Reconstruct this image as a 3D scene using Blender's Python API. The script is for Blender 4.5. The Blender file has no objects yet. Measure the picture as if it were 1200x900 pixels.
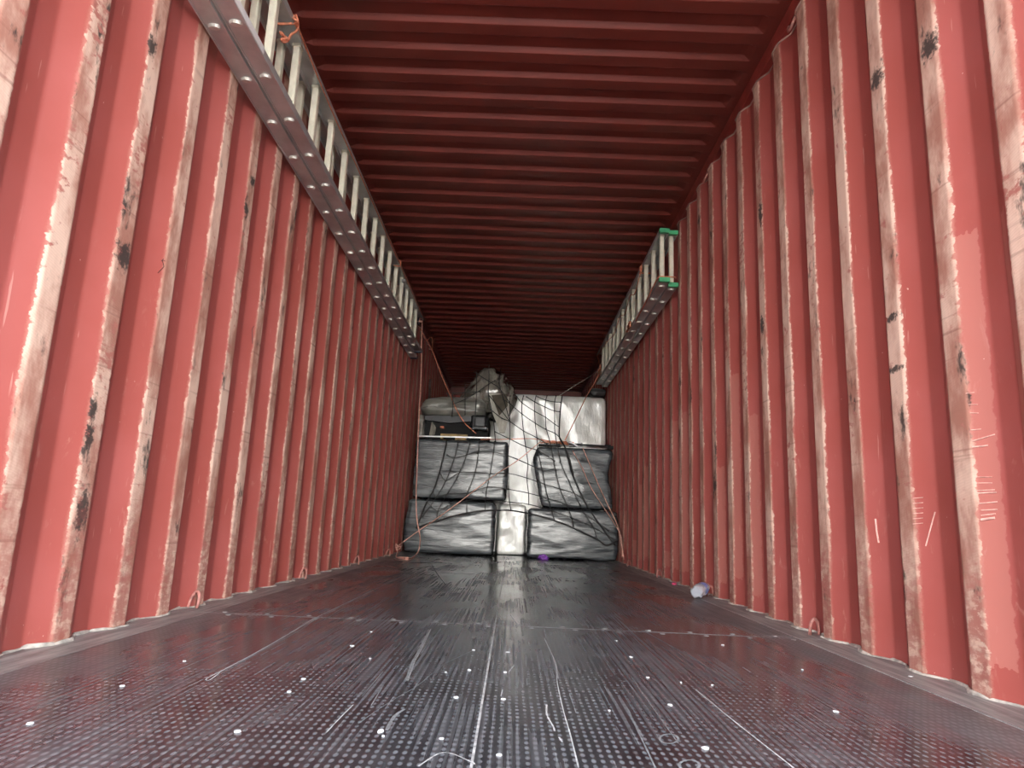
import bpy, math, random
from mathutils import Vector, Matrix, noise
random.seed(7)
scene = bpy.context.scene
COL = scene.collection

# ------------------------------------------------------------------ camera
F_PX = 811.6
PITCH, YAW, ROLL = 0.19723, -0.00876, -0.04263
CAM = Vector((0.0205, 0.0, 0.3658))
fwd = Vector((math.sin(YAW)*math.cos(PITCH), math.cos(YAW)*math.cos(PITCH), math.sin(PITCH)))
rgt0 = Vector((math.cos(YAW), -math.sin(YAW), 0))
up0 = rgt0.cross(fwd)
RGT = rgt0*math.cos(ROLL) - up0*math.sin(ROLL)
UPV = up0*math.cos(ROLL) + rgt0*math.sin(ROLL)
cd = bpy.data.cameras.new('camera'); cam = bpy.data.objects.new('camera', cd); COL.objects.link(cam)
cd.sensor_width = 36.0; cd.lens = F_PX/1200*36; cd.clip_start = 0.02; cd.clip_end = 500
m = Matrix((RGT, UPV, -fwd)).transposed().to_4x4(); m.translation = CAM
cam.matrix_world = m
scene.camera = cam

# ------------------------------------------------------------------ world, light, exposure
w = bpy.data.worlds.new('sky'); scene.world = w; w.use_nodes = True
bg = w.node_tree.nodes['Background']
bg.inputs['Color'].default_value = (0.89, 0.95, 1.0, 1); bg.inputs['Strength'].default_value = 4.6
scene.view_settings.view_transform = 'Standard'; scene.view_settings.look = 'None'
scene.view_settings.gamma = 1.0; scene.view_settings.use_curve_mapping = False
scene.view_settings.exposure = 0.60
sd_ = bpy.data.lights.new('sun', 'SUN'); sd_.energy = 44.0; sd_.angle = math.radians(0.53); sd_.color = (1.0, 0.97, 0.92)
sun = bpy.data.objects.new('sun', sd_); COL.objects.link(sun)
sun.rotation_euler = Vector((-0.10, -0.80, -0.60)).to_track_quat('-Z', 'Y').to_euler()   # stands high behind the container
scene.cycles.max_bounces = 10; scene.cycles.diffuse_bounces = 6

# ------------------------------------------------------------------ dimensions (metres, high-cube container)
HW = 1.175            # half width at the crests of the side walls
DEEP = 0.036          # depth of the wall corrugation
PIT = 0.2782          # pitch of the wall corrugation
Y0, Y1 = 0.78, 12.30  # door plane, end wall
ZT = 2.62             # top of the side sheets
ZR = 2.70             # roof
YL, YR = 1.990, 1.8296   # far edge of one crest, left and right wall

def at(px, py, y=None, x=None, z=None):
    d = fwd*F_PX + RGT*(px-600) + UPV*(450-py)
    if y is not None: t = (y-CAM.y)/d.y
    elif x is not None: t = (x-CAM.x)/d.x
    else: t = (z-CAM.z)/d.z
    return CAM + d*t

# ------------------------------------------------------------------ helpers
class MB:
    def __init__(s): s.v = []; s.f = []
    def add(s, v, f):
        o = len(s.v); s.v += [tuple(p) for p in v]; s.f += [tuple(i+o for i in q) for q in f]; return s
    def box(s, a, b):
        (x0, y0, z0), (x1, y1, z1) = a, b
        v = [(x0,y0,z0),(x1,y0,z0),(x1,y1,z0),(x0,y1,z0),(x0,y0,z1),(x1,y0,z1),(x1,y1,z1),(x0,y1,z1)]
        return s.add(v, [(0,3,2,1),(4,5,6,7),(0,1,5,4),(1,2,6,5),(2,3,7,6),(3,0,4,7)])
    def prism(s, prof, fn0, fn1):
        n = len(prof)
        v = [fn0(p) for p in prof] + [fn1(p) for p in prof]
        f = [tuple(range(n))[::-1], tuple(range(n, 2*n))] + [(i, (i+1) % n, n+(i+1) % n, n+i) for i in range(n)]
        return s.add(v, f)
    def tube(s, pts, r, n=6, closed=False):
        pts = [Vector(p) for p in pts]; k = len(pts); vs = []; fs = []
        up = None
        for i, p in enumerate(pts):
            a = pts[(i-1) % k] if (closed or i > 0) else p
            b = pts[(i+1) % k] if (closed or i < k-1) else p
            t = (b-a)
            t = t.normalized() if t.length > 1e-9 else Vector((0, 0, 1))
            if up is None:
                up = t.cross(Vector((0.31, 0.52, 0.79))).normalized()
            up = (up - t*up.dot(t)).normalized(); sd = t.cross(up)
            rr = r(i) if callable(r) else r
            for j in range(n):
                an = 2*math.pi*j/n
                vs.append(p + (up*math.cos(an) + sd*math.sin(an))*rr)
        for i in range(k if closed else k-1):
            for j in range(n):
                a = i*n+j; b = i*n+(j+1) % n; c = ((i+1) % k)*n+(j+1) % n; d = ((i+1) % k)*n+j
                fs.append((a, b, c, d))
        if not closed:
            fs += [tuple(range(n))[::-1], tuple(range((k-1)*n, k*n))]
        return s.add(vs, fs)
    def build(s, name, mat, parent=None, smooth=False):
        me = bpy.data.meshes.new(name); me.from_pydata(s.v, [], s.f); me.update()
        me.materials.append(mat)
        if smooth:
            me.polygons.foreach_set('use_smooth', [True]*len(me.polygons))
        return link(name, me, parent)

def link(name, me, parent=None):
    o = bpy.data.objects.new(name, me); COL.objects.link(o)
    if parent is not None: o.parent = parent
    return o
def tag(o, label, cat, group=None):
    o['label'] = label; o['category'] = cat
    if group: o['group'] = group
    return o
def struct(o, label=None):
    o['kind'] = 'structure'
    if label: o['label'] = label; o['category'] = 'setting'
    return o
def thing(name, label, cat, loc, group=None):
    o = bpy.data.objects.new(name, None); COL.objects.link(o); o.location = loc; o.empty_display_size = 0.1
    bpy.context.view_layer.update()
    return tag(o, label, cat, group)
def under(o, parent):            # parent while keeping world coordinates of a mesh built in world space
    o.parent = parent; o.matrix_parent_inverse = Matrix.Translation(-Vector(parent.location)); return o
def curve(pts, n=8):             # Catmull-Rom
    P = [Vector(p) for p in pts]; out = []
    for i in range(len(P)-1):
        p0 = P[i-1] if i else P[i]*2-P[i+1]; p1 = P[i]; p2 = P[i+1]; p3 = P[i+2] if i+2 < len(P) else P[i+1]*2-P[i]
        for j in range(n):
            t = j/n
            out.append(0.5*((2*p1)+(p2-p0)*t+(2*p0-5*p1+4*p2-p3)*t*t+(3*p1-p0-3*p2+p3)*t**3))
    return out+[P[-1]]

# ------------------------------------------------------------------ materials
class NT:
    def __init__(s, name):
        s.m = bpy.data.materials.new(name); s.m.use_nodes = True; s.t = s.m.node_tree
        s.p = s.t.nodes['Principled BSDF']
    def n(s, ty, **kw):
        x = s.t.nodes.new(ty)
        for k, v in kw.items(): setattr(x, k, v)
        return x
    def l(s, a, b): s.t.links.new(a, b)
    def put(s, sock, v):
        if hasattr(v, 'is_linked') or isinstance(v, bpy.types.NodeSocket): s.l(v, sock)
        else: sock.default_value = v
    def math(s, op, a, b=0.0, c=None, clamp=False):
        x = s.n('ShaderNodeMath', operation=op, use_clamp=clamp); s.put(x.inputs[0], a); s.put(x.inputs[1], b)
        if c is not None: s.put(x.inputs[2], c)
        return x.outputs[0]
    def coords(s):
        g = s.n('ShaderNodeTexCoord'); x = s.n('ShaderNodeSeparateXYZ'); s.l(g.outputs['Object'], x.inputs[0])
        return g.outputs['Object'], x.outputs[0], x.outputs[1], x.outputs[2]
    def scaled(s, co, sc, rot=(0, 0, 0)):
        x = s.n('ShaderNodeMapping'); s.l(co, x.inputs[0]); x.inputs['Scale'].default_value = sc; x.inputs['Rotation'].default_value = rot
        return x.outputs[0]
    def noise(s, co, scale, detail=3, rough=0.55, dist=0.0):
        x = s.n('ShaderNodeTexNoise'); s.l(co, x.inputs['Vector']); x.inputs['Scale'].default_value = scale
        x.inputs['Detail'].default_value = detail; x.inputs['Roughness'].default_value = rough; x.inputs['Distortion'].default_value = dist
        return x.outputs[0]
    def ramp(s, v, a, b, smooth=True):     # 0 at a, 1 at b
        x = s.n('ShaderNodeMapRange'); x.interpolation_type = 'SMOOTHSTEP' if smooth else 'LINEAR'
        s.put(x.inputs[0], v); x.inputs[1].default_value = a; x.inputs[2].default_value = b
        return x.outputs[0]
    def mix(s, f, a, b):
        x = s.n('ShaderNodeMix', data_type='RGBA'); s.put(x.inputs[0], f); s.put(x.inputs[6], a); s.put(x.inputs[7], b)
        return x.outputs[2]
    def rand(s, v):
        x = s.n('ShaderNodeTexWhiteNoise', noise_dimensions='1D'); s.put(x.inputs['W'], v); return x.outputs[0]
    def bump(s, h, strength=0.3, dist=0.01, prev=None):
        x = s.n('ShaderNodeBump'); x.inputs['Strength'].default_value = strength; x.inputs['Distance'].default_value = dist
        s.l(h, x.inputs['Height'])
        if prev is not None: s.l(prev, x.inputs['Normal'])
        return x.outputs[0]
    def out(s, color=None, rough=None, metal=None, normal=None, spec=None, coat=None, coatr=None):
        for k, v in (('Base Color', color), ('Roughness', rough), ('Metallic', metal), ('Normal', normal), ('Specular IOR Level', spec), ('Coat Weight', coat), ('Coat Roughness', coatr)):
            if v is not None:
                if isinstance(v, tuple) and len(v) == 3: v = v+(1,)
                s.put(s.p.inputs[k], v)
        return s.m
def plain(name, c, rough=0.5, metal=0.0, var=0.15, scale=20, bump=0.0, spec=0.5):
    n = NT(name); co, x, y, z = n.coords(); k = n.noise(co, scale, 4)
    lo = tuple(v*(1-var) for v in c)+(1,); hi = tuple(min(1, v*(1+var)) for v in c)+(1,)
    nm = n.bump(k, bump, 0.01) if bump else None
    return n.out(n.mix(n.ramp(k, .3, .7), lo, hi), rough, metal, nm, spec)

RED = (0.385, 0.088, 0.074, 1)
SMUDGE_L = [at(p[0], p[1], x=-HW).yz[:]+p[2:] for p in ((145, 300, .045, .055), (178, 55, .03, .04), (108, 478, .03, .04), (104, 510, .03, .05), (96, 600, .03, .08), (296, 212, .03, .03), (289, 245, .03, .03))]
SMUDGE_R = [at(p[0], p[1], x=HW).yz[:]+p[2:] for p in ((1088, 55, .045, .05), (1027, 93, .045, .04), (1044, 373, .05, .016), (1048, 433, .05, .014), (891, 250, .03, .08), (893, 380, .03, .06))]
def wall_material(name, y_edge, patches):
    n = NT(name); co, x, y, z = n.coords()
    d = n.math('SUBTRACT', n.math('ABSOLUTE', x), HW)
    cell = n.math('FLOOR', n.math('DIVIDE', n.math('SUBTRACT', y, y_edge+0.02), PIT))
    r1 = n.rand(cell); r2 = n.rand(n.math('ADD', cell, 37.3)); r3 = n.rand(n.math('ADD', cell, 91.7))
    # worn crests
    shift = n.n('ShaderNodeCombineXYZ'); n.put(shift.inputs[2], n.math('MULTIPLY', r1, 40)); n.put(shift.inputs[1], n.math('MULTIPLY', r2, 9))
    va = n.n('ShaderNodeVectorMath', operation='ADD'); n.l(co, va.inputs[0]); n.l(shift.outputs[0], va.inputs[1]); cs = va.outputs[0]
    jag = n.noise(n.scaled(cs, (1, 1, 2.0)), 22, 5, 0.65)
    lump = n.noise(n.scaled(cs, (1, 1, .6)), 4, 4, 0.6)
    lim = n.math('ADD', n.math('MULTIPLY', n.math('SUBTRACT', jag, .5), .019), d)
    lim = n.math('ADD', lim, n.math('MULTIPLY', n.math('SUBTRACT', lump, .52), .018))
    wear = n.ramp(lim, .0042, .0022)
    skip = n.ramp(n.noise(n.scaled(cs, (1, 1, 1.0)), 9, 5, .7), .28, .36)
    wear = n.math('MULTIPLY', wear, skip)
    hatch = n.n('ShaderNodeTexWave', wave_type='BANDS', bands_direction='DIAGONAL'); n.l(n.scaled(cs, (1, .25, 1.0), (0, 0, 0)), hatch.inputs[0])
    hatch.inputs['Scale'].default_value = 85; hatch.inputs['Distortion'].default_value = 5.0; hatch.inputs['Detail'].default_value = 3
    tone = n.noise(n.scaled(cs, (1, 1, .5)), 6, 5, .65)
    worn = n.mix(n.ramp(tone, .36, .62), (0.42, 0.19, 0.14, 1), (0.78, 0.55, 0.44, 1))
    worn = n.mix(n.math('MULTIPLY', hatch.outputs[1], .10), worn, (0.40, 0.18, 0.13, 1))
    bars = n.noise(n.scaled(cs, (.3, .3, 14)), 3, 3, .6)
    worn = n.mix(n.math('MULTIPLY', n.ramp(bars, .60, .72), .5), worn, (0.26, 0.10, 0.075, 1))
    dirt = n.ramp(n.noise(n.scaled(cs, (1.2, 1.2, .55)), 8, 5, .70), .575, .68)
    sm_n = n.math('MULTIPLY', n.math('SUBTRACT', n.noise(co, 55, 4, .7), .5), 2.6)
    for (cy, cz, wy, wz) in (SMUDGE_R if patches else SMUDGE_L):     # rubbed black marks at their own places
        ey = n.math('DIVIDE', n.math('SUBTRACT', y, cy), wy); ez = n.math('DIVIDE', n.math('SUBTRACT', z, cz), wz)
        rr = n.math('ADD', n.math('SQRT', n.math('ADD', n.math('MULTIPLY', ey, ey), n.math('MULTIPLY', ez, ez))), sm_n)
        dirt = n.math('MAXIMUM', dirt, n.ramp(rr, 1.05, .45))
    worn = n.mix(n.math('MULTIPLY', dirt, .93), worn, (0.035, 0.028, 0.027, 1))
    # paint
    pn = n.noise(co, 2.2, 4); fine = n.noise(co, 45, 4, .6)
    paint = n.mix(n.ramp(pn, .35, .68), (RED[0]*.93, RED[1]*.9, RED[2]*.88, 1), (RED[0]*1.06, RED[1]*1.14, RED[2]*1.2, 1))
    if patches:
        top = n.math('MULTIPLY_ADD', r2, 1.1, .12)
        edge = n.math('MULTIPLY_ADD', n.noise(n.scaled(co, (1, 1, 1)), 50, 2), .05, -.02)
        zz = n.math('ADD', z, edge)
        pm = n.math('MULTIPLY', n.math('LESS_THAN', zz, top), n.math('GREATER_THAN', zz, n.math('MULTIPLY_ADD', r3, .1, .05)))
        dd = n.math('ADD', d, n.math('MULTIPLY', n.math('SUBTRACT', fine, .5), .012))
        pm = n.math('MULTIPLY', pm, n.ramp(dd, .032, .030)); pm = n.math('MULTIPLY', pm, n.math('GREATER_THAN', r3, .30))
        paint = n.mix(n.math('MULTIPLY', pm, .8), paint, (0.47, 0.165, 0.135, 1))
    scr = n.math('MULTIPLY', n.ramp(n.noise(n.scaled(co, (14, 14, 1.2), (.25, 0, 0)), 6, 2, .5), .70, .74), n.ramp(n.noise(co, 3.5, 2), .5, .62))
    chip = n.ramp(n.noise(co, 60, 2), .775, .80)
    smear = n.math('MULTIPLY', n.ramp(n.noise(n.scaled(co, (3, 3, 1)), 7, 5, .7, .6), .60, .75), n.ramp(z, 1.5, .2))
    paint = n.mix(n.math('MULTIPLY', smear, .42), paint, (0.62, 0.33, 0.27, 1))
    paint = n.mix(n.math('MULTIPLY', scr, .45), paint, (0.66, 0.36, 0.30, 1))
    paint = n.mix(n.math('MULTIPLY', chip, .8), paint, (0.78, 0.60, 0.52, 1))
    # light line of bare edge around the worn strip
    rim = n.math('MULTIPLY', n.ramp(lim, .0085, .0042), n.math('SUBTRACT', 1.0, wear))
    paint = n.mix(n.math('MULTIPLY', n.math('MULTIPLY', rim, n.ramp(jag, .4, .6)), .35), paint, (0.62, 0.34, 0.27, 1))
    worn = n.mix(n.math('MULTIPLY', n.ramp(y, 3.0, 8.0), .45), worn, (0.30, 0.17, 0.14, 1))  # worn tone dulled with depth, partly to darken the dim far end
    wear = n.math('MULTIPLY', wear, n.math('SUBTRACT', 1.0, n.math('MULTIPLY', n.ramp(z, .55, .05), n.math('MULTIPLY', n.ramp(jag, .40, .55), .6))))
    colr = n.mix(wear, paint, worn)
    rough = n.math('MULTIPLY_ADD', wear, .25, .52)
    nm = n.bump(n.noise(co, 3, 2), .12, .02)
    nm = n.bump(n.math('MULTIPLY', wear, n.math('ADD', n.math('MULTIPLY', hatch.outputs[1], .2), jag)), .35, .002, nm)
    return n.out(colr, rough, 0.0, nm, .5)

MAT = {}
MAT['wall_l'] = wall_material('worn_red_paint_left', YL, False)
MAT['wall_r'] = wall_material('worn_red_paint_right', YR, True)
MAT['red'] = plain('red_paint', (0.30, 0.052, 0.040), .45, 0, .14, 6, .05)
MAT['rail'] = plain('red_rail_paint', (0.30, 0.050, 0.040), .4, 0, .2, 9, .05)
MAT['roof'] = plain('dimmed_red_paint', (0.20, 0.041, 0.030), .38, 0, .10, 3, .03)  # same red as the walls, darkened to stand in for dim light
MAT['ring'] = plain('worn_ring_paint', (0.40, 0.17, 0.145), .4, 0, .35, 40, .1)
MAT['caulk'] = plain('sealant', (0.46, 0.42, 0.38), .7, 0, .35, 30, .5)
MAT['caulk_top'] = plain('sealant_edge', (0.50, 0.36, 0.31), .6, 0, .4, 14, .2)
MAT['seam'] = plain('dusty_seam', (0.34, 0.34, 0.35), .8, 0, .4, 60, .2)
MAT['concrete'] = plain('yard_concrete', (0.075, 0.073, 0.07), .9, 0, .15, .6, .1)
MAT['bounce_wall'] = plain('bounce_wall_pale', (0.72, 0.71, 0.69), .9, 0, .05, .5)
MAT['alu'] = plain('brushed_aluminium', (0.56, 0.575, 0.575), .36, .5, .12, 9, .08)
MAT['cast'] = plain('swaged_aluminium', (0.68, 0.66, 0.61), .4, .3, .1, 30)
MAT['rung'] = plain('cream_rung', (0.80, 0.765, 0.63), .45, 0, .08, 25, .05)
MAT['green'] = plain('green_plastic', (0.07, 0.42, 0.19), .45, 0, .15, 30)
MAT['navy'] = plain('navy_plastic', (0.03, 0.045, 0.09), .45, 0, .2, 30)
MAT['rope'] = plain('orange_rope', (0.66, 0.24, 0.14), .7, 0, .3, 60, .4)
MAT['rope_pale'] = plain('pink_rope', (0.66, 0.36, 0.29), .7, 0, .25, 60, .4)
MAT['cord'] = plain('grey_cord', (0.42, 0.36, 0.33), .7, 0, .25, 60, .3)
MAT['net'] = plain('black_net', (0.012, 0.012, 0.013), .7, 0, .3, 50)
MAT['steel'] = plain('steel_tube', (0.55, 0.55, 0.55), .3, 1.0, .2, 12)
MAT['dark_steel'] = plain('dark_steel', (0.022, 0.022, 0.025), .4, .3, .2, 12)
MAT['black'] = plain('black_fabric', (0.006, 0.006, 0.007), .8, 0, .3, 40, .2)
MAT['wood'] = plain('pale_wood', (0.36, 0.24, 0.09), .6, 0, .3, 14, .1)
MAT['card'] = plain('brown_card', (0.085, 0.07, 0.05), .8, 0, .2, 14)
MAT['olive'] = plain('olive_panel', (0.06, 0.055, 0.03), .6, 0, .2, 14)
MAT['flake'] = plain('white_flake', (0.62, 0.64, 0.67), .7, 0, .08, 50)
MAT['flake_white'] = plain('plain_white_film', (0.85, 0.85, 0.85), .4, 0, .03, 20)
MAT['scuff'] = plain('pale_scuff', (0.36, 0.365, 0.375), .8, 0, .35, 90)
MAT['scuff_dim'] = plain('dim_scuff', (0.15, 0.155, 0.165), .7, 0, .4, 90)
MAT['pen'] = plain('marker_ink', (0.05, 0.012, 0.012), .6, 0, .3, 90)
MAT['chalk'] = plain('scratched_primer', (0.72, 0.44, 0.38), .7, 0, .3, 70)
MAT['purple'] = plain('purple_film', (0.30, 0.09, 0.55), .25, 0, .3, 60, .3)
MAT['pink'] = plain('pink_plastic', (0.75, 0.08, 0.20), .4, 0, .2, 60)
MAT['blue'] = plain('blue_print', (0.16, 0.20, 0.50), .3, 0, .3, 60)

def film(name, dark, light, rough, streak, coat=0.6, wrinkle=.5, vert=False, spec=.6):
    n = NT(name); co, x, y, z = n.coords()
    g = n.noise(n.scaled(co, (1.2, 1.2, 10) if not vert else (5, 5, 1.6), (0, .10, 0) if not vert else (0, .5, 0)), 2.2, 5, .62, .4)
    f2 = n.noise(n.scaled(co, (2, 2, 34) if not vert else (22, 22, 3), (0, -.16, 0) if not vert else (0, .75, 0)), 2.0, 4, .6, .2)
    f3 = n.noise(n.scaled(co, (6, 6, 16) if not vert else (18, 18, 5), (0, .5, 0) if not vert else (0, -.6, 0)), 2.4, 3, .6, 1.2)
    c = n.mix(n.ramp(g, .38, .66), dark+(1,), light+(1,))
    c = n.mix(n.math('MULTIPLY', n.ramp(f2, .55, .72), streak), c, (.6, .62, .64, 1))
    nm = n.bump(g, wrinkle, .03); nm = n.bump(f2, wrinkle*.8, .008, nm); nm = n.bump(f3, wrinkle*.5, .010, nm)
    return n.out(c, rough, 0, nm, spec, coat, .16)
MAT['film'] = film('grey_stretch_film', (0.036, 0.043, 0.049), (0.095, 0.107, 0.116), .24, .10, .55, .38, False, .65)
MAT['film_dark'] = film('dark_stretch_film', (0.03, 0.032, 0.034), (0.09, 0.092, 0.095), .3, .15, .6, .5)
MAT['white_film'] = film('white_plastic_cover', (0.82, 0.805, 0.75), (0.92, 0.91, 0.87), .26, .3, 1.0, .40, True, 1.0)
MAT['bag'] = film('silver_plastic_bag', (0.15, 0.142, 0.12), (0.33, 0.315, 0.27), .18, .2, 1.0, .5, True, .9)
MAT['cover'] = film('taupe_plastic_cover', (0.16, 0.155, 0.135), (0.25, 0.245, 0.215), .3, .2, .6, .4)
MAT['flap'] = film('pale_plastic_flap', (0.42, 0.40, 0.34), (0.60, 0.58, 0.52), .3, .2, .3, .3, True)
n = NT('clear_plastic'); MAT['clear'] = n.out((0.80, 0.84, 0.92), .12); n.p.inputs['Transmission Weight'].default_value = .55; n.p.inputs['IOR'].default_value = 1.2

def floor_material():
    n = NT('film_faced_plywood'); co, x, y, z = n.coords()
    wob = n.math('MULTIPLY', n.math('SUBTRACT', n.noise(co, 3, 2), .5), .006)
    u = n.math('COSINE', n.math('MULTIPLY', n.math('ADD', x, wob), 2*math.pi/.0150))
    v = n.math('COSINE', n.math('MULTIPLY', n.math('ADD', y, wob), 2*math.pi/.0260))
    u1 = n.math('MULTIPLY_ADD', u, .5, .5); v1 = n.math('MULTIPLY_ADD', v, .5, .5)
    dot = n.ramp(n.math('MULTIPLY', u1, n.math('MULTIPLY_ADD', v1, .68, .32)), .22, .80)
    big = n.noise(n.scaled(co, (1.4, .55, 1)), 2.6, 5, .6, .4)
    streak = n.noise(n.scaled(co, (75, .8, 1)), 1.6, 2, .5)
    cross = n.noise(n.scaled(co, (1.2, 5, 1), (0, 0, .6)), 2.2, 2, .5)
    fine = n.noise(co, 22, 2, .6)
    base = n.mix(n.ramp(big, .35, .7), (0.014, 0.013, 0.016, 1), (0.036, 0.037, 0.044, 1))
    base = n.mix(n.math('MULTIPLY', dot, n.math('MULTIPLY_ADD', n.ramp(fine, .3, .65), .45, .42)), base, (0.17, 0.177, 0.198, 1))
    dust = n.math('MULTIPLY', n.ramp(streak, .35, .85), n.ramp(big, .30, .62))
    base = n.mix(n.math('MULTIPLY', dust, .24), base, (0.23, 0.235, 0.25, 1))
    base = n.mix(n.math('MULTIPLY', n.ramp(cross, .50, .92), .22), base, (0.24, 0.245, 0.26, 1))
    ed = n.ramp(n.math('ADD', n.math('ABSOLUTE', x), n.math('MULTIPLY', big, .3)), .95, 1.28)
    base = n.mix(n.math('MULTIPLY', ed, .45), base, (0.16, 0.155, 0.155, 1))
    speck = n.ramp(n.noise(co, 60, 1), .80, .83)
    base = n.mix(n.math('MULTIPLY', speck, .7), base, (0.6, 0.6, 0.62, 1))
    rough = n.math('ADD', n.math('MULTIPLY_ADD', n.ramp(big, .3, .7), .12, .15), n.math('MULTIPLY', n.math('ADD', dust, ed), .22))
    nm = n.bump(dot, .06, .001); nm = n.bump(n.noise(co, 4, 1), .04, .02, nm)
    return n.out(base, rough, 0, nm, .36)
MAT['floor'] = floor_material()
n = NT('dusty_steel_edge'); co, x, y, z = n.coords()
k = n.noise(n.scaled(co, (30, 2, 1)), 1.5, 5, .65); k2 = n.noise(co, 12, 5, .7)
c = n.mix(n.ramp(k, .35, .7), (.12, .118, .118, 1), (.30, .295, .29, 1)); c = n.mix(n.math('MULTIPLY', n.ramp(k2, .5, .75), .5), c, (.34, .33, .31, 1))
MAT['edge'] = n.out(c, .45, 0, n.bump(k2, .2, .004))

# ------------------------------------------------------------------ the container shell
def profile(y_edge, ya, yb):
    """(y, depth) points of the trapezoid sheet; crest of 70 mm ends at y_edge, valley 72 mm, flanks 68 mm"""
    k0 = int(math.floor((ya-y_edge)/PIT))-1; out = []
    r = .007
    k = k0
    while True:
        e = y_edge+k*PIT
        def corner(y, d0, s0, s1):
            return [(y-r, d0-s0*r), (y-r*.3, d0-s0*r*.3+(s1-s0)*r*.12), (y+r*.3, d0+s1*r*.3+(s1-s0)*r*.12), (y+r, d0+s1*r)]
        s = DEEP/.068
        out += corner(e-.070, 0, -s, 0) + corner(e, 0, 0, s) + corner(e+.068, DEEP, s, 0) + corner(e+.140, DEEP, 0, -s)
        k += 1
        if e > yb+PIT: break
    def interp(y):
        for (a, da), (b, db) in zip(out, out[1:]):
            if a <= y <= b: return (y, da+(db-da)*(y-a)/max(b-a, 1e-9))
    res = [interp(ya)]+[p for p in out if ya < p[0] < yb]+[interp(yb)]
    return res
def sheet(name, y_edge, side, mat):
    pr = profile(y_edge, Y0, Y1); mb = MB(); n_ = len(pr); th = .003
    v = []
    for off in (0, th):
        for zz in (-.12, ZT+.01):
            v += [(side*(HW+d+off), y, zz) for y, d in pr]
    f = []
    for i in range(n_-1):
        f += [(i, i+1, n_+i+1, n_+i), (2*n_+i+1, 2*n_+i, 3*n_+i, 3*n_+i+1), (n_+i, n_+i+1, 3*n_+i+1, 3*n_+i), (i+1, i, 2*n_+i, 2*n_+i+1)]
    for i in (0, n_-1): f.append((i, n_+i, 3*n_+i, 2*n_+i))
    mb.add(v, f)
    return mb.build(name, mat)
wl = struct(sheet('wall_left', YL, -1, MAT['wall_l'])); wr = struct(sheet('wall_right', YR, 1, MAT['wall_r']))

# end wall, corrugated, behind the cargo
mb = MB(); pts = []
x = -HW-.05
while x < HW+.05:
    pts += [(x, 0), (x+.110, 0), (x+.128, .045), (x+.232, .045)]; x += .25
v = [(px_, Y1+d-.045, z) for z in (-.12, ZT+.01) for px_, d in pts]; n_ = len(pts)
mb.add(v, [(i, i+1, n_+i+1, n_+i) for i in range(n_-1)])
struct(mb.build('wall_back', MAT['roof']))  # end wall shaded by its colour, using the darkened red

# roof sheet with stamped corrugations
mb = MB(); RP = .1985; ph = 2.905
prof = []
k = -14
while ph+k*RP < Y1+.1:
    c_ = ph+k*RP
    prof += [(c_-.0125, 1.0), (c_-.009, .92), (c_+.009, .08), (c_+.0125, 0.0), (c_+.083, 0.0), (c_+.087, .08), (c_+.105, .92), (c_+.109, 1.0)]; k += 1
prof = [q for q in prof if Y0-.05 < q[0] < Y1+.1]
xs = [(-1.26, 0), (-1.15, 0), (-1.125, .12), (-1.09, .8), (-1.07, 1), (1.07, 1), (1.09, .8), (1.125, .12), (1.15, 0), (1.26, 0)]
v = [(x, y, ZR+.024*h*a) for y, h in prof for x, a in xs]; nx = len(xs)
f = [(j*nx+i, (j+1)*nx+i, (j+1)*nx+i+1, j*nx+i+1) for j in range(len(prof)-1) for i in range(nx-1)]
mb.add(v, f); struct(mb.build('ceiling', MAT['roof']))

# top side rails, sealant beads, end-wall header
t_i = [0]
def trim(mb, mat, smooth=False):
    t_i[0] += 1
    return struct(mb.build('trim_%d' % t_i[0], mat, None, smooth))
for s in (-1, 1):
    x0, x1 = sorted((s*(HW-.001), s*(HW+.075)))
    trim(MB().box((x0, Y0, ZT), (x1, Y1, ZR+.004)), MAT['rail'])
for s, ye in ((-1, YL), (1, YR)):
    pr = profile(ye, Y0+.01, Y1-.06)
    pts = [(s*(HW+d-.003), y, ZT-.001+.003*noise.noise((y*9, 1, s))) for y, d in pr]
    trim(MB().tube(pts, lambda i: .0045+.003*noise.noise((i*.7, 3.1, s)), 5), MAT['caulk_top'], True)
    fine = []
    for (ya, da), (yb, db) in zip(pr, pr[1:]):
        q = max(1, int((yb-ya)/.02))
        fine += [(ya+(yb-ya)*j/q, da+(db-da)*j/q) for j in range(q)]
    pts = [(s*(HW+d-.006+.006*noise.noise((y*25, 7, s))), y, .001) for y, d in fine]
    trim(MB().tube(pts, lambda i: max(.003, .0055+.008*noise.noise((i*.31, 9.3, s))), 5), MAT['caulk'], True)
trim(MB().box((-HW, Y1-.11, ZT-.05), (HW, Y1-.03, ZR+.004)), MAT['roof'])  # header takes the darkened red so the far end looks dim
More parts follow.
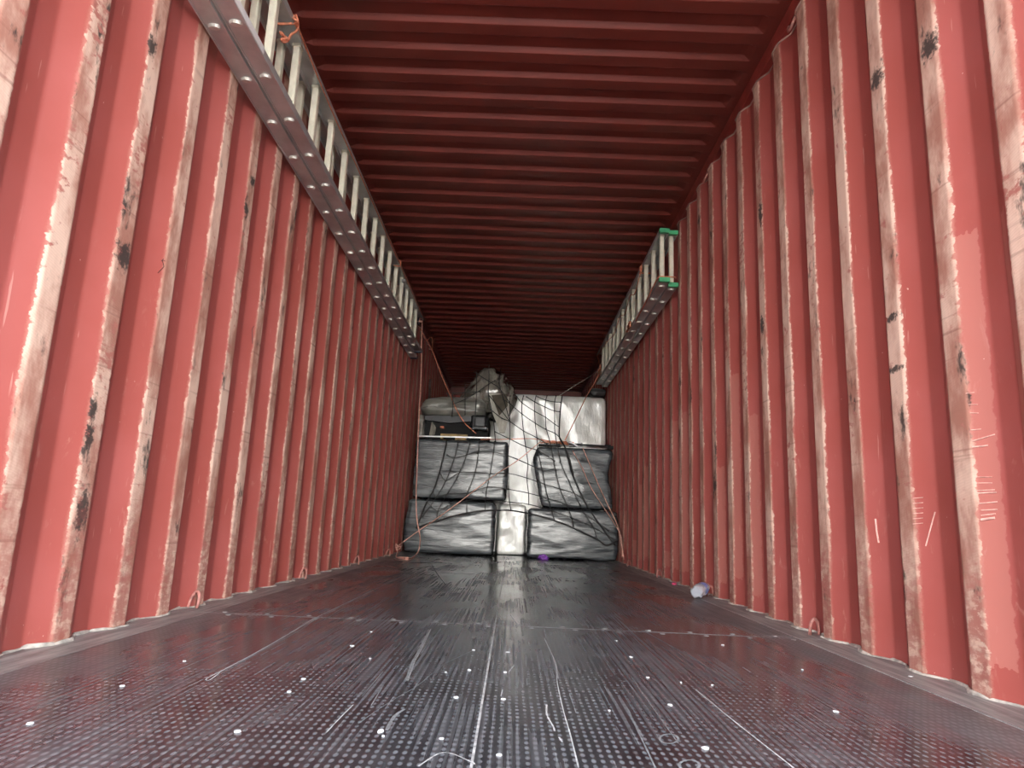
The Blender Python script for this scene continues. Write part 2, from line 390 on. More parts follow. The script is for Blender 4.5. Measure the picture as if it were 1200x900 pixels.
# door frame and doors
for s in (-1, 1):
    x0, x1 = sorted((s*(HW-.01), s*(HW+.09)))
    trim(MB().box((x0, Y0-.15, -.15), (x1, Y0, ZR+.03)), MAT['rail'])
trim(MB().box((-HW-.09, Y0-.15, ZT-.02), (HW+.09, Y0, ZR+.03)), MAT['rail'])
trim(MB().box((-HW-.09, Y0-.15, -.15), (HW+.09, Y0, -.004)), MAT['rail'])
def door(n_, s, ang):
    mb = MB(); W_ = 1.165; H = 2.60; pts = [(0, 0)]
    x = .06
    while x < W_-.2:
        pts += [(x, 0), (x+.03, .036), (x+.10, .036), (x+.13, 0)]; x += .24
    pts.append((W_, 0)); c, sn = math.cos(ang), math.sin(ang); hx, hy = s*(HW+.07), Y0-.15
    def P(u, d, z): return (hx-s*(u*c+d*sn), hy-(u*sn-d*c), z)
    k = len(pts)
    mb.add([P(u, d, z) for z in (.01, .01+H) for u, d in pts], [(i, i+1, k+i+1, k+i) for i in range(k-1)])
    o = struct(mb.build('door_%d' % n_, MAT['red']))
    for u in (.35, .85):
        MB().tube([P(u, -.05, .05), P(u, -.05, H)], .017, 8).build('locking_bar', MAT['steel'], o, True)
    return o
door(1, -1, math.radians(112)); door(2, 1, math.radians(262))

# floor: steel slab, plywood panels, dusty steel edge strips
fl = struct(MB().box((-HW-.05, Y0, -.16), (HW+.05, Y1, -.0007)).build('floor', MAT['seam']))
xsn = [-1.068, -.0265, 1.062]; ysn = [Y0, 2.623, 5.02, 7.42, 9.82, Y1]; g = .0024
for i in range(2):
    for j in range(5):
        MB().box((xsn[i]+g, ysn[j]+g, -.0039), (xsn[i+1]-g, ysn[j+1]-g, 0)).build('floor_panel', MAT['floor'], fl)
for s in (-1, 1):
    x0, x1 = sorted((s*1.066, s*(HW+.04)))
    for j in range(5): MB().box((x0, ysn[j]+g, -.0039), (x1, ysn[j+1]-g, .0006)).build('edge_strip', MAT['edge'], fl)
scr_me = None
for ys in (2.623, 5.02):
    for dy in (.035, -.035):
        for i in range(14):
            xx = -1.02+i*.155+(.04 if dy < 0 else 0)
            if scr_me is None:
                a = [(.009*math.cos(t*math.pi/4), .009*math.sin(t*math.pi/4), 0.0008) for t in range(8)]
                scr_me = bpy.data.meshes.new('screw'); scr_me.from_pydata(a+[(q[0]*1.15, q[1]*1.15, -.001) for q in a], [], [tuple(range(8))]+[(t, t+8, (t+1) % 8+8, (t+1) % 8) for t in range(8)]); scr_me.materials.append(MAT['scuff'])
            o = link('screw', scr_me, fl); o.location = (xx, ys+dy, 0)
# outside yard
struct(MB().box((-40, -60, -1.45), (40, 30, -1.25)).build('ground', MAT['concrete']))
# unseen pale wall, added to bounce sunlight through the door onto the cargo
struct(MB().box((-5.5, -19, -1.25), (7.5, -16, 8.8)).build('wall_added_bounce', MAT['bounce_wall']))

# lashing rings, welded low and high in the valleys of the walls
def ring(parent, s, y, low, lean):
    pts = []
    for i in range(13):
        a = math.pi*i/12
        u = .032*math.cos(a); h = .022+.052*math.sin(a)**.8
        if low: pts.append((s*(HW-.004)+u*.62-s*h*.12, y+h*lean+u*s*.2, max(h*1.15-.025, -.002)))
        else: pts.append((s*(HW+.002-h*.30+.0), y+u+h*lean, ZT+.0-h))
    MB().tube(pts, .0062, 7).build('lashing_ring', MAT['ring'], parent, True)
for s, wobj, ye in ((-1, wl, 2.71), (1, wr, 2.735)):
    for k in range(5):
        ring(wobj, s, ye+k*1.391, True, .28 if s < 0 else -.35)
        ring(wobj, s, ye-.03+k*1.391, False, .2 if s < 0 else -.2)

# marks on the walls: pen signs on the left, primer scratches on the right
def slope_pt(px, py, s, off=.0008):
    """point where the picture ray meets a flank that faces the door"""
    d = fwd*F_PX+RGT*(px-600)+UPV*(450-py); ye = YL if s < 0 else YR
    for k in range(-3, 30):
        yn = ye-.070+k*PIT
        nrm = Vector((-s*.068, -.036, 0)).normalized(); P = Vector((s*HW, yn, 0))
        t = (P-CAM).dot(nrm)/d.dot(nrm); Q = CAM+d*t
        if yn-.078 <= Q.y <= yn+.006 and HW-.004 <= abs(Q.x) <= HW+DEEP+.004: return Q+nrm*off
    return None
def mark(name, pxs, s, r, mat, parent):
    pts = [slope_pt(a, b, s) for a, b in pxs]
    if any(p is None for p in pts): return
    MB().tube(pts, r, 5).build(name, mat, parent)
mark('pen_mark', [(193.5, 306), (190, 305), (192, 312.5), (184.8, 320)], -1, .0012, MAT['pen'], wl)
mark('pen_mark', [(189, 306), (191.5, 303.5)], -1, .0012, MAT['pen'], wl)
mark('pen_mark', [(300, 376.5), (295, 379), (293, 384), (293, 388), (295.2, 391), (298, 389.5), (301, 386.5), (303, 381), (303.5, 377)], -1, .0014, MAT['pen'], wl)
mark('pen_mark', [(297.5, 382), (295.5, 385), (295.3, 391), (295.4, 397), (295.8, 403)], -1, .0014, MAT['pen'], wl)
for y_, x0_, x1_, dr, r_ in ((461, 1132, 1142, -1, .001), (474, 1135, 1146, 0, .001), (484, 1137, 1147, 0, .001), (504, 1138, 1150, -1, .0012), (517, 1140, 1166, -8, .0016), (524, 1140, 1158, -2, .002),
                            (559, 1144, 1163, 0, .001), (566, 1144, 1163, 0, .001), (575, 1144, 1166, -1, .0014), (578, 1145, 1168, -1, .0018), (590, 1148, 1169, -2, .0015), (598, 1150, 1169, -1, .0015), (604, 1150, 1167, -2, .0013), (609, 1150, 1166, -2, .003)):
    mark('scratch_mark', [(x0_, y_), (x1_, y_+dr)], 1, r_, MAT['chalk'], wr)
for y_ in range(584, 616, 6): mark('scratch_mark', [(1070, y_), (1082, y_-1)], 1, .0011, MAT['chalk'], wr)
mark('scratch_mark', [(1096, 600), (1091, 618), (1085, 640)], 1, .002, MAT['chalk'], wr)
mark('scratch_mark', [(1026, 608), (1028, 625), (1030, 636)], 1, .003, MAT['chalk'], wr)

# ------------------------------------------------------------------ ladders
def ladder(label, s, sections, cap_mat, cap_far, loc):
    """lies on edge along a wall; sections: (x_wall, x_room, z0, z1, y0, y1, first rung)"""
    T = thing('extension_ladder', label, 'ladder', loc)
    for (xa, xb, z0, z1, y0, y1, r0) in sections:
        x0, x1 = min(xa, xb), max(xa, xb); t = .003; fh = .030
        for zc, dr in ((z0, 1), (z1, -1)):
            prof = [(x0, -.004), (x0+.006, -.004), (x0+.006, 0), (x1-.006, 0), (x1-.006, -.004), (x1, -.004), (x1, fh), (x1-t, fh), (x1-t, t), (x0+t, t), (x0+t, fh), (x0, fh)]
            mb = MB(); mb.prism(prof, lambda p: (p[0], y0, zc+dr*p[1]), lambda p: (p[0], y1, zc+dr*p[1]))
            under(mb.build('rail', MAT['alu']), T)
            ends = []
            if cap_mat is not None: ends.append((y0-.014, y0+.016, cap_mat))
            if cap_far is not None: ends.append((y1-.022, y1+.028, cap_far))
            for ya, yb, cm in ends:
                e = .003
                mb = MB(); zz = sorted((zc-dr*.006, zc+dr*(fh-.004)))
                pr = [(x0-e+.004, zz[0]), (x1+e-.004, zz[0]), (x1+e, zz[0]+.004), (x1+e, zz[1]-.004), (x1+e-.004, zz[1]), (x0-e+.004, zz[1]), (x0-e, zz[1]-.004), (x0-e, zz[0]+.004)]
                mb.prism(pr, lambda p: (p[0], ya, p[1]), lambda p: (p[0], yb, p[1])); under(mb.build('end_cap', cm), T)
        xm = (x0+x1)/2; a, b, c = .016, .0195, .005
        prof = [(-a+c, -b), (a-c, -b), (a, -b+c), (a, b-c), (a-c, b), (-a+c, b), (-a, b-c), (-a, -b+c)]
        mb = MB(); mb.prism(prof, lambda p: (p[0], p[1], z0+t), lambda p: (p[0], p[1], z1-t))
        a, b = .020, .0235
        for za, zb in ((z0+t, z0+t+.012), (z1-t-.012, z1-t)):
            pr2 = [(-a+c, -b), (a-c, -b), (a, -b+c), (a, b-c), (a-c, b), (-a+c, b), (-a, b-c), (-a, -b+c)]
            mb.prism(pr2, lambda p: (p[0], p[1], za), lambda p: (p[0], p[1], zb))
        rung_me = None; end_me = []
        y = r0
        while y < y1-.05:
            if rung_me is None:
                o = mb.build('rung', MAT['rung']); rung_me = o.data
                for zc, dr in ((z0, -1), (z1, 1)):      # swaged oval rung ends with a slot
                    e = MB(); ov = [(.024*math.cos(q*math.pi/8), .016*math.sin(q*math.pi/8)) for q in range(16)]
                    for hs in (1, -1):
                        half = [p for p in ov if p[1]*hs >= -1e-6]
                        half = sorted(half, key=lambda p: p[0]*hs, reverse=True); half = [(p[0], p[1]+hs*.0025) for p in half]
                        e.prism(half, lambda p: (p[0], p[1], zc), lambda p: (p[0]*.8, p[1]*.8+hs*.0004, zc+dr*(.011 if hs < 0 else .005)))
                    end_me.append(e)
                em = [e.build('rung_end', MAT['cast']) for e in end_me]
                under(o, T); o.location = (xm, y, 0)
                for q in em: q.parent = o
            else:
                o = link('rung', rung_me); under(o, T); o.location = (xm, y, 0)
                for q in em: link('rung_end', q.data, o)
            y += .306
    return T
LL = ladder('long aluminium extension ladder hung on edge along the left wall', -1,
       [(-1.166, -1.092, 2.080, 2.490, 1.72, 7.36, 2.204-.306), (-1.086, -1.010, 2.088, 2.462, 1.60, 7.10, 2.191-.306)], None, MAT['navy'], (-1.09, 4.5, 2.08))
LR = ladder('aluminium extension ladder with green end caps along the right wall', 1,
       [(1.152, 1.084, 2.098, 2.522, 4.80, 8.62, 4.86), (1.078, 1.008, 2.112, 2.508, 4.74, 8.56, 4.84)], MAT['green'], None, (1.08, 6.7, 2.1))
under(MB().box((-1.0095, 2.02, 2.0875), (-1.0070, 2.36, 2.117)).build('white_strip', MAT['flake_white']), LL)  # plain white strip on the room-side flange
# guide bracket near the far end of the left ladder
under(MB().box((-1.04, 5.80, 2.405), (-1.006, 5.92, 2.425)).build('bracket', MAT['steel']), LL)

# ------------------------------------------------------------------ wrapped cargo
def soft_box(a, b, r, n, fn, name, mat, parent=None):
    (x0, y0, z0), (x1, y1, z1) = a, b
    c = Vector(((x0+x1)/2, (y0+y1)/2, (z0+z1)/2)); h = Vector(((x1-x0)/2, (y1-y0)/2, (z1-z0)/2))
    idx = {}; V = []; Fc = []
    def vert(i, j, k):
        key = (i, j, k)
        if key in idx: return idx[key]
        u = Vector((2*i/n-1, 2*j/n-1, 2*k/n-1))
        p = Vector((u[q]*h[q] for q in range(3)))
        inn = Vector((max(-(h[q]-r), min(h[q]-r, p[q])) for q in range(3)))
        d = p-inn
        nn = d.normalized() if d.length > 1e-6 else Vector((0, 0, 0))
        if d.length > 1e-6: p = inn+nn*min(d.length, r) if max(abs(d.x), abs(d.y), abs(d.z)) < r*.999 or sum(abs(d[q]) > 1e-6 for q in range(3)) > 1 else p
        if sum(abs(d[q]) > 1e-6 for q in range(3)) > 1: p = inn+nn*r
        p = p+c
        p = fn(p, u, nn) if fn else p
        idx[key] = len(V); V.append(tuple(p)); return idx[key]
    for ax in range(3):
        for sd in (0, n):
            for i in range(n):
                for j in range(n):
                    def key(p, q):
                        t = [0, 0, 0]; t[ax] = sd; t[(ax+1) % 3] = p; t[(ax+2) % 3] = q; return t
                    quad = [vert(*key(i, j)), vert(*key(i+1, j)), vert(*key(i+1, j+1)), vert(*key(i, j+1))]
                    Fc.append(tuple(quad if sd else quad[::-1]))
    mb = MB(); mb.add(V, Fc); return mb.build(name, mat, parent, True)
def ridge(p): return 1-abs(noise.noise(p))*2
def wrap_fn(seed, amp, sil=None):
    def fn(p, u, nn):
        q = Vector((p.x*1.3+seed, p.y*1.3, p.z*6.5+p.x*.8)); q2 = Vector((p.x*3+seed, p.y*3, p.z*17-p.x*2.5))
        dsp = amp*(ridge(q)-.45)+amp*.45*(ridge(q2)-.45)
        c = Vector((u.x, u.y, u.z*.2)); c = c.normalized() if c.length > 1e-6 else c
        p = p+c*dsp
        p += Vector((u.x*.010*(1-u.z**2), u.y*.016*(1-u.z**2)*(1-.5*u.x**2), 0))-Vector((0, u.y*.006, 0))
        if sil: p = sil(p, u)
        return p
    return fn
def sil_lb(p, u):  # lower left bale, its base edge rounded, left side leaning out
    if u.z > 0 and u.x < 0: p.x += .03*u.z
    return p
def sil_ru(p, u):  # upper right bale, waisted
    wv = math.exp(-((p.z-.90)/.16)**2)
    if u.x > .2: p.x -= .055*wv*u.x
    if u.x < -.2: p.x += (-.07*max(0, (.95-p.z))/.4+.03*math.exp(-((p.z-1.02)/.1)**2))*-u.x*-1
    return p
g_ = 'film-wrapped bales in the two stacks'
tag(soft_box((-1.115, 7.47, .012), (-.168, 8.5, .572), .034, 34, wrap_fn(1, .010, sil_lb), 'wrapped_bale', MAT['film']), 'grey film-wrapped bale at the bottom of the left stack', 'bale', g_)
tag(soft_box((-1.055, 7.48, .585), (-.060, 8.5, 1.220), .034, 34, wrap_fn(5, .010), 'wrapped_bale', MAT['film']), 'grey film-wrapped bale on top of the left stack', 'bale', g_)
tag(soft_box((.190, 7.46, .012), (1.135, 8.45, .525), .034, 34, wrap_fn(9, .010), 'wrapped_bale', MAT['film']), 'grey film-wrapped bale at the bottom of the right stack', 'bale', g_)
tag(soft_box((.255, 7.47, .542), (1.075, 8.45, 1.185), .034, 34, wrap_fn(14, .013, sil_ru), 'wrapped_bale', MAT['film']), 'waisted grey film-wrapped bale on top of the right stack', 'bale', g_)
# small furniture feet under the two lower bales
# white wrapped mattress and the shorter white block in front of it
lean = True
def matt_fn(p, u, nn):
    d = .010*(ridge(Vector((p.x*4+p.z*2.5, p.y*3, p.z*2.2-p.x)))-.4)+.006*(ridge(Vector((p.x*9-p.z*5, 2, p.z*7)))-.4)
    p = p+Vector((u.x*.3, u.y, u.z*.3))*d
    if lean: p.y += (1.0-p.z)*.050
    return p
tag(soft_box((-.36, 8.64, .004), (1.150, 8.85, 1.965), .06, 40, matt_fn, 'mattress', MAT['white_film']), 'large white mattress in plastic cover standing behind the bales', 'mattress')
lean = False
tag(soft_box((-.145, 8.10, .004), (.172, 8.50, .572), .03, 26, matt_fn, 'wrapped_block', MAT['white_film']), 'low white plastic-wrapped block on the floor between the stacks', 'package')
tag(soft_box((-.75, 8.98, .004), (1.150, 9.25, 2.0), .05, 26, wrap_fn(20, .015), 'wrapped_crate', MAT['film_dark']), 'dark wrapped crate standing behind the white mattress', 'package')
def lump_fn(p, u, nn):
    return p+u.normalized()*(.03*(ridge(p*5)-.4))
tag(soft_box((.93, 8.64, 1.985), (1.14, 8.86, 2.075), .04, 12, lump_fn, 'cloth_bundle', MAT['film_dark']), 'dark crumpled bundle on top of the white mattress', 'bundle')

# upturned armchair in a taupe cover on the left stack
ch = thing('upturned_armchair', 'upturned black armchair in grey plastic cover on the left stack', 'armchair', (-.72, 7.9, 1.225))
def roll_fn(p, u, nn):
    p = p+u.normalized()*(.016*(ridge(Vector((p.x*3, p.y*4, p.z*7)))-.45))
    if p.z > 1.58: p.z += -.035*max(0, -(p.x+.80))/.25
    return p
under(soft_box((-1.045, 7.50, 1.475), (-.33, 8.30, 1.70), .09, 26, roll_fn, 'cover', MAT['cover']), ch)
under(soft_box((-1.058, 7.50, 1.24), (-.985, 8.30, 1.50), .03, 14, roll_fn, 'arm', MAT['cover']), ch)
under(MB().box((-.99, 7.60, 1.226), (-.29, 8.28, 1.50)).build('seat_base', MAT['black']), ch)
mb = MB(); mb.prism([(-.985, 1.475), (-.985, 1.43), (-.72, 1.405), (-.47, 1.435), (-.44, 1.49)], lambda p: (p[0], 7.52, p[1]), lambda p: (p[0], 7.62, p[1])); under(mb.build('dust_cloth', MAT['dark_steel']), ch)
under(soft_box((-.475, 7.47, 1.36), (-.31, 7.64, 1.50), .02, 8, None, 'foot_block', MAT['dark_steel']), ch)
under(soft_box((-.47, 7.455, 1.335), (-.30, 7.56, 1.372), .012, 12, lump_fn, 'tape', MAT['film']), ch)
mb = MB(); mb.add([(-.93, 7.55, 1.25), (-.865, 7.53, 1.27), (-.855, 7.53, 1.35), (-.91, 7.55, 1.42), (-.93, 7.585, 1.25), (-.865, 7.565, 1.27), (-.855, 7.565, 1.35), (-.91, 7.585, 1.42)], [(3, 2, 1, 0), (4, 5, 6, 7), (0, 1, 5, 4), (1, 2, 6, 5), (2, 3, 7, 6), (3, 0, 4, 7)])
under(mb.build('film_scrap', MAT['bag']), ch)
under(MB().box((-.79, 7.53, 1.262), (-.51, 7.60, 1.288)).build('wood_slat', MAT['wood']), ch)
under(MB().box((-.80, 7.515, 1.226), (-.775, 7.60, 1.285)).build('wood_slat', MAT['wood']), ch)
under(MB().box((-.64, 7.525, 1.226), (-.52, 7.60, 1.258)).build('wood_slat', MAT['wood']), ch)
under(soft_box((-.81, 7.50, 1.345), (-.765, 7.60, 1.368), .008, 6, None, 'orange_tag', MAT['rope']), ch)
# steel bed rail lying across the front of the left stack
br = tag(MB().tube([(-1.04, 7.478, 1.243), (-.24, 7.478, 1.256)], .0095, 4).build('steel_bar', MAT['steel']), 'thin steel bar lying across the top of the left stack', 'bar')

# big silver plastic bag on top of the armchair
def bag_mesh():
    V = []; Fc = []; NU, NV = 96, 60
    lobes = [((-.265, 7.83, 1.80), (.235, .31, .300), 0.35), ((-.46, 7.86, 1.70), (.24, .30, .16), 0.75), ((-.20, 7.80, 1.70), (.17, .28, .17), 0.0)]
    c = Vector((-.30, 7.83, 1.74))
    for j in range(NV+1):
        th = math.pi*j/NV
        for i in range(NU):
            ph_ = 2*math.pi*i/NU
            d = Vector((math.sin(th)*math.cos(ph_), math.sin(th)*math.sin(ph_), math.cos(th)))
            acc = 0.0
            for (lc, lr, tilt) in lobes:      # distance to each ellipsoid along d, smooth maximum
                o_ = c-Vector(lc); ct, st_ = math.cos(tilt), math.sin(tilt)
                def rt(v): return Vector(((v.x*ct+v.z*st_)/lr[0], v.y/lr[1], (-v.x*st_+v.z*ct)/lr[2]))
                O, D = rt(o_), rt(d); A = D.dot(D); B = O.dot(D); Cc = O.dot(O)-1; disc = B*B-A*Cc
                if disc > 0: acc += max(0, (-B+math.sqrt(disc))/A)**7
            r_ = acc**(1/7)
            p = c+d*r_
            w_ = p.x*.75-p.z*.66; l_ = p.x*.66+p.z*.75     # folds run up to the knot at the top right
            q = Vector((w_*7.5+noise.noise(p*3)*1.1, p.y*3.0, l_*1.6))
            dsp = .042*(ridge(q)-.5)+.014*(ridge(q*2.3+Vector((3, 1, 0)))-.5)+.004*(ridge(p*16)-.5)
            V.append(tuple(p+d*dsp))
    for j in range(NV):
        for i in range(NU): Fc.append((j*NU+i, j*NU+(i+1) % NU, (j+1)*NU+(i+1) % NU, (j+1)*NU+i)[::-1])
    mb = MB(); mb.add(V, Fc); return mb
bgT = thing('plastic_bag', 'bulging silver plastic bag on top of the upturned armchair', 'bag', (-.27, 7.82, 1.50))
under(bag_mesh().build('bag_body', MAT['bag'], None, True), bgT)
def sheet_grid(fn, nu, nv, th=.004):
    V = []; Fc = []
    for k in (0, 1):
        for j in range(nv+1):
            for i in range(nu+1):
                p = fn(i/nu, j/nv); V.append((p[0], p[1]+k*th, p[2]))
    o = (nu+1)*(nv+1)
    for j in range(nv):
        for i in range(nu):
            a = j*(nu+1)+i; b = a+1; c = b+nu+1; d = a+nu+1; Fc += [(a, b, c, d), (o+d, o+c, o+b, o+a)]
    for i in range(nu): a = i; b = i+1; Fc.append((b, a, o+a, o+b)); a += nv*(nu+1); b += nv*(nu+1); Fc.append((a, b, o+b, o+a))
    for j in range(nv): a = j*(nu+1); b = a+nu+1; Fc.append((a, b, o+b, o+a)); a += nu; b += nu; Fc.append((b, a, o+a, o+b))
    return MB().add(V, Fc)
def flap_fn(u, v):      # loose skirt of the bag hanging over the edge
    xl = -.292+.13*v**1.1-.012*math.sin(v*6); xr = -.045-.055*v**1.6
    z = 1.735-.43*v+.02*math.sin(u*5)*(1-v)-.10*(1-u)*v*(1-v)
    xx = xl+(xr-xl)*u
    return (xx, 7.455+.035*math.sin(u*3.1)*(1-v)+.012*noise.noise((xx*30, z*8, 1))-.02*v, z)
under(sheet_grid(flap_fn, 14, 16).build('loose_skirt', MAT['flap'], None, True), bgT)
mb = MB(); mb.prism([(-.262, 1.715), (-.094, 1.740), (-.082, 1.608), (-.168, 1.497), (-.213, 1.598)], lambda p: (p[0], 7.425, p[1]), lambda p: (p[0], 7.445, p[1]))
under(mb.build('dark_panel', MAT['card']), bgT)  # dark brown five-sided slab in front of the skirt

# chrome trolley frame standing behind the left stack
tr = thing('trolley_frame', 'thin chrome trolley frame with olive panel standing behind the left stack', 'trolley', (-.84, 8.9, 0))
for a, b, r_ in (((-1.13, 8.88, 0), (-1.13, 8.88, 2.16), .014), ((-.80, 8.78, 0), (-.80, 8.78, 1.87), .012), ((-1.13, 8.88, 1.86), (-.80, 8.78, 1.87), .009), ((-.89, 8.78, 1.97), (-.73, 8.78, 1.80), .010), ((-.86, 8.72, 1.95), (-.88, 8.82, 1.90), .008)):
    under(MB().tube([a, b], r_, 8).build('tube', MAT['steel'], None, True), tr)
under(MB().box((-1.13, 8.89, .9), (-.80, 8.905, 1.855)).build('panel', MAT['olive']), tr)

# tubes and poles on the right stack
for nm, a, b, r_, mt, lb in (('steel_pole', (.33, 7.50, 1.232), (1.03, 7.56, 1.222), .013, 'dark_steel', 'dark pole lying at the back of the right stack top'),
                             ('steel_pole', (.50, 7.475, 1.206), (1.05, 7.50, 1.204), .014, 'steel', 'bright steel tube lying on the front of the right stack top')):
    P = thing(nm, lb, 'pole', a)
    under(MB().tube([a, b], r_, 10).build('shaft', MAT[mt], None, True), P)
    bx = Vector(b); under(MB().box((bx.x-.035, bx.y-.02, bx.z-.016), (bx.x+.03, bx.y+.02, bx.z+.018)).build('end_fitting', MAT['black']), P)
cl = thing('wheel_clamp', 'curled chrome clamp beside the orange rope coil on the right stack', 'clamp', (.66, 7.46, 1.19))
under(MB().tube(curve([(.58, 7.47, 1.215), (.60, 7.455, 1.24), (.65, 7.455, 1.225), (.70, 7.455, 1.195), (.74, 7.46, 1.21), (.73, 7.47, 1.235)], 6), .011, 7).build('hook', MAT['steel'], None, True), cl)
under(MB().box((.60, 7.468, 1.192), (.70, 7.50, 1.215)).build('jaw', MAT['dark_steel']), cl)
tag(MB().box((.27, 7.475, 1.195), (.52, 7.60, 1.212)).build('black_board', MAT['black']), 'black board under the orange rope coil on the right stack', 'board')

# ------------------------------------------------------------------ net
YN = 7.395
def netp(px, py):
    y = YN+(.0 if py > 470 else (470-py)*.0022)
    return at(px, py, y=y)
def z4(l, ox, oy, s): return [(ox+a/s, oy+b/s) for a, b in l]
net = thing('cargo_net', 'black knotted cargo net draped over the front of the cargo', 'net', (0, YN, .6))
cols = [
 z4([(520,55),(495,160),(435,320),(365,440),(270,575)], 450, 510, 6), z4([(605,50),(580,140),(530,265),(445,415),(375,540),(380,602)], 450, 510, 6),
 z4([(668,45),(665,115),(640,262),(585,410),(583,460),(581,548)], 450, 510, 6), z4([(778,45),(770,120),(745,270),(725,365),(714,450),(710,530)], 450, 510, 6),
 [(598, 464), (597.5, 473), (597.5, 494), (597.5, 514.5), (595.2, 534), (596, 555), (596, 573), (597.2, 588.5), (599, 598.5)],
 [(613.5, 464), (611.6, 472), (611.6, 485), (613.5, 505), (616, 523.5), (618.7, 543.8), (617.4, 560.3), (619.4, 578), (619.5, 591)],
 [(628.3, 464), (626.7, 471), (626.5, 482), (627.3, 496), (629.2, 513), (630.3, 528), (636.5, 556), (638.4, 567.5), (642.4, 584.5), (646.7, 599), (650, 610.2)],
 [(641, 464), (639.6, 469), (638.7, 477), (639.3, 489), (640, 502), (645, 520), (650.4, 549), (652, 556), (656.4, 573), (664, 591.7), (670, 607), (672.5, 619)],
 [(651.5, 464), (650, 471), (649.6, 481.5), (650, 494), (650.5, 508), (657, 541), (666.5, 563.5), (673, 578), (685, 602), (695.5, 618), (699.6, 632)],
 [(530.7, 460), (530.7, 474), (529.8, 488)], [(545, 450), (545, 474), (545, 486)], [(558.5, 436), (558.5, 455), (558, 470), (556, 500)], [(573, 427.5), (573, 445), (572.5, 462), (578, 490), (580.5, 517)], [(587, 432), (585, 449), (591, 470), (597.5, 494)],
]
rows = [
 z4([(445,140),(495,160),(580,140),(665,115),(770,120),(872,145)], 450, 510, 6)+[(618.7, 543.8), (638, 552), (650.4, 549)],
 z4([(390,262),(435,320),(530,265),(640,262),(745,270),(880,270)], 450, 510, 6)+[(617.4, 560.3), (638.4, 567.5), (656.4, 573), (673, 578), (685, 587)],
 z4([(345,392),(365,440),(445,415),(585,410),(725,365),(870,380)], 450, 510, 6)+[(619.4, 578), (642.4, 584.5), (664, 591.7), (685, 602), (713, 622)],
 z4([(300,470),(375,535),(445,500),(583,460),(714,450),(880,470)], 450, 510, 6)+[(619.5, 591), (646.7, 599), (670, 607), (695.5, 618), (723, 634)],
 [(590, 468), (597.5, 473), (611.6, 485), (627.3, 496), (639.3, 503), (650.5, 508), (656, 513)], [(605.5, 464.5), (611.6, 472), (626.5, 482), (639.3, 489), (650, 497), (655.5, 500.5)],
 [(617, 465), (626.7, 471), (638.7, 477), (649.6, 481.5), (656, 482.5)], [(630, 465), (639.6, 469), (650, 471), (656.5, 471.5)],
 [(575, 480), (588, 490), (597.5, 494), (613.5, 505), (629.2, 513), (645, 523)], [(580, 506), (597.5, 514.5), (616, 523.5), (630.3, 528), (650, 540)],
 [(595, 534), (606, 538), (618.7, 543.8)],
 [(530, 474), (545, 468), (558.5, 460), (573, 450), (580, 446)], [(531, 461), (545, 460), (562, 459)], [(556, 436), (573, 447), (585, 455), (598, 473)], [(572, 462), (585, 478), (597.5, 494)],
]
borders = [
 z4([(440,40),(430,95),(390,255),(345,390),(300,470),(245,605),(225,655)], 450, 510, 6),
 z4([(225,655),(300,625),(380,602),(480,570),(581,548),(710,530),(800,528),(895,530)], 450, 510, 6)+[(625, 603), (650, 610.2), (672.5, 619), (699.6, 632), (711, 639), (722, 634)],
 [(658.7, 464), (656.5, 482), (655.5, 500), (656, 514), (662.5, 525), (667.5, 544), (672, 558.5), (685, 587), (696.5, 605.5), (715, 631.5), (722, 640)],
 [(656, 513), (662.5, 525), (668, 541), (672, 557)],
]
for l in cols+rows: under(MB().tube(curve([netp(*p) for p in l], 3), .0046, 5).build('net_strand', MAT['net']), net)
for l in borders: under(MB().tube(curve([netp(*p) for p in l], 4), .0076, 6).build('border_rope', MAT['net'], None, True), net)
kn = MB(); done = set()
for l in cols+rows:
    for p in l:
        k_ = (round(p[0]/3), round(p[1]/3))
        if k_ in done: continue
        done.add(k_); c = netp(*p); r_ = .0092
        kn.add([c+Vector(v)*r_ for v in ((1,0,0),(-1,0,0),(0,1,0),(0,-1,0),(0,0,1),(0,0,-1))], [(0,2,4),(2,1,4),(1,3,4),(3,0,4),(2,0,5),(1,2,5),(3,1,5),(0,3,5)])
o = under(kn.build('knots', MAT['net']), net); o['kind'] = 'stuff'

# ------------------------------------------------------------------ ropes
def rope(label, pts, r, mat, extra=(), cat='rope', name='rope', n=6):
    pts = [Vector(p) for p in pts]
    T = thing(name, label, cat, pts[0])
    under(MB().tube(curve(pts, 7), r, n).build('strand', mat, None, True), T)
    for e in extra:
        under(MB().tube(curve(e, 6), r*.9, n).build('knot', mat, None, True), T)
    return T
def tangle(c, size, k, seed):
    rnd = random.Random(seed); c = Vector(c)
    return [c+Vector((rnd.uniform(-1, 1)*size[0], rnd.uniform(-1, 1)*size[1], rnd.uniform(-1, 1)*size[2])) for _ in range(k)]
RO, RP_ = MAT['rope'], MAT['rope_pale']
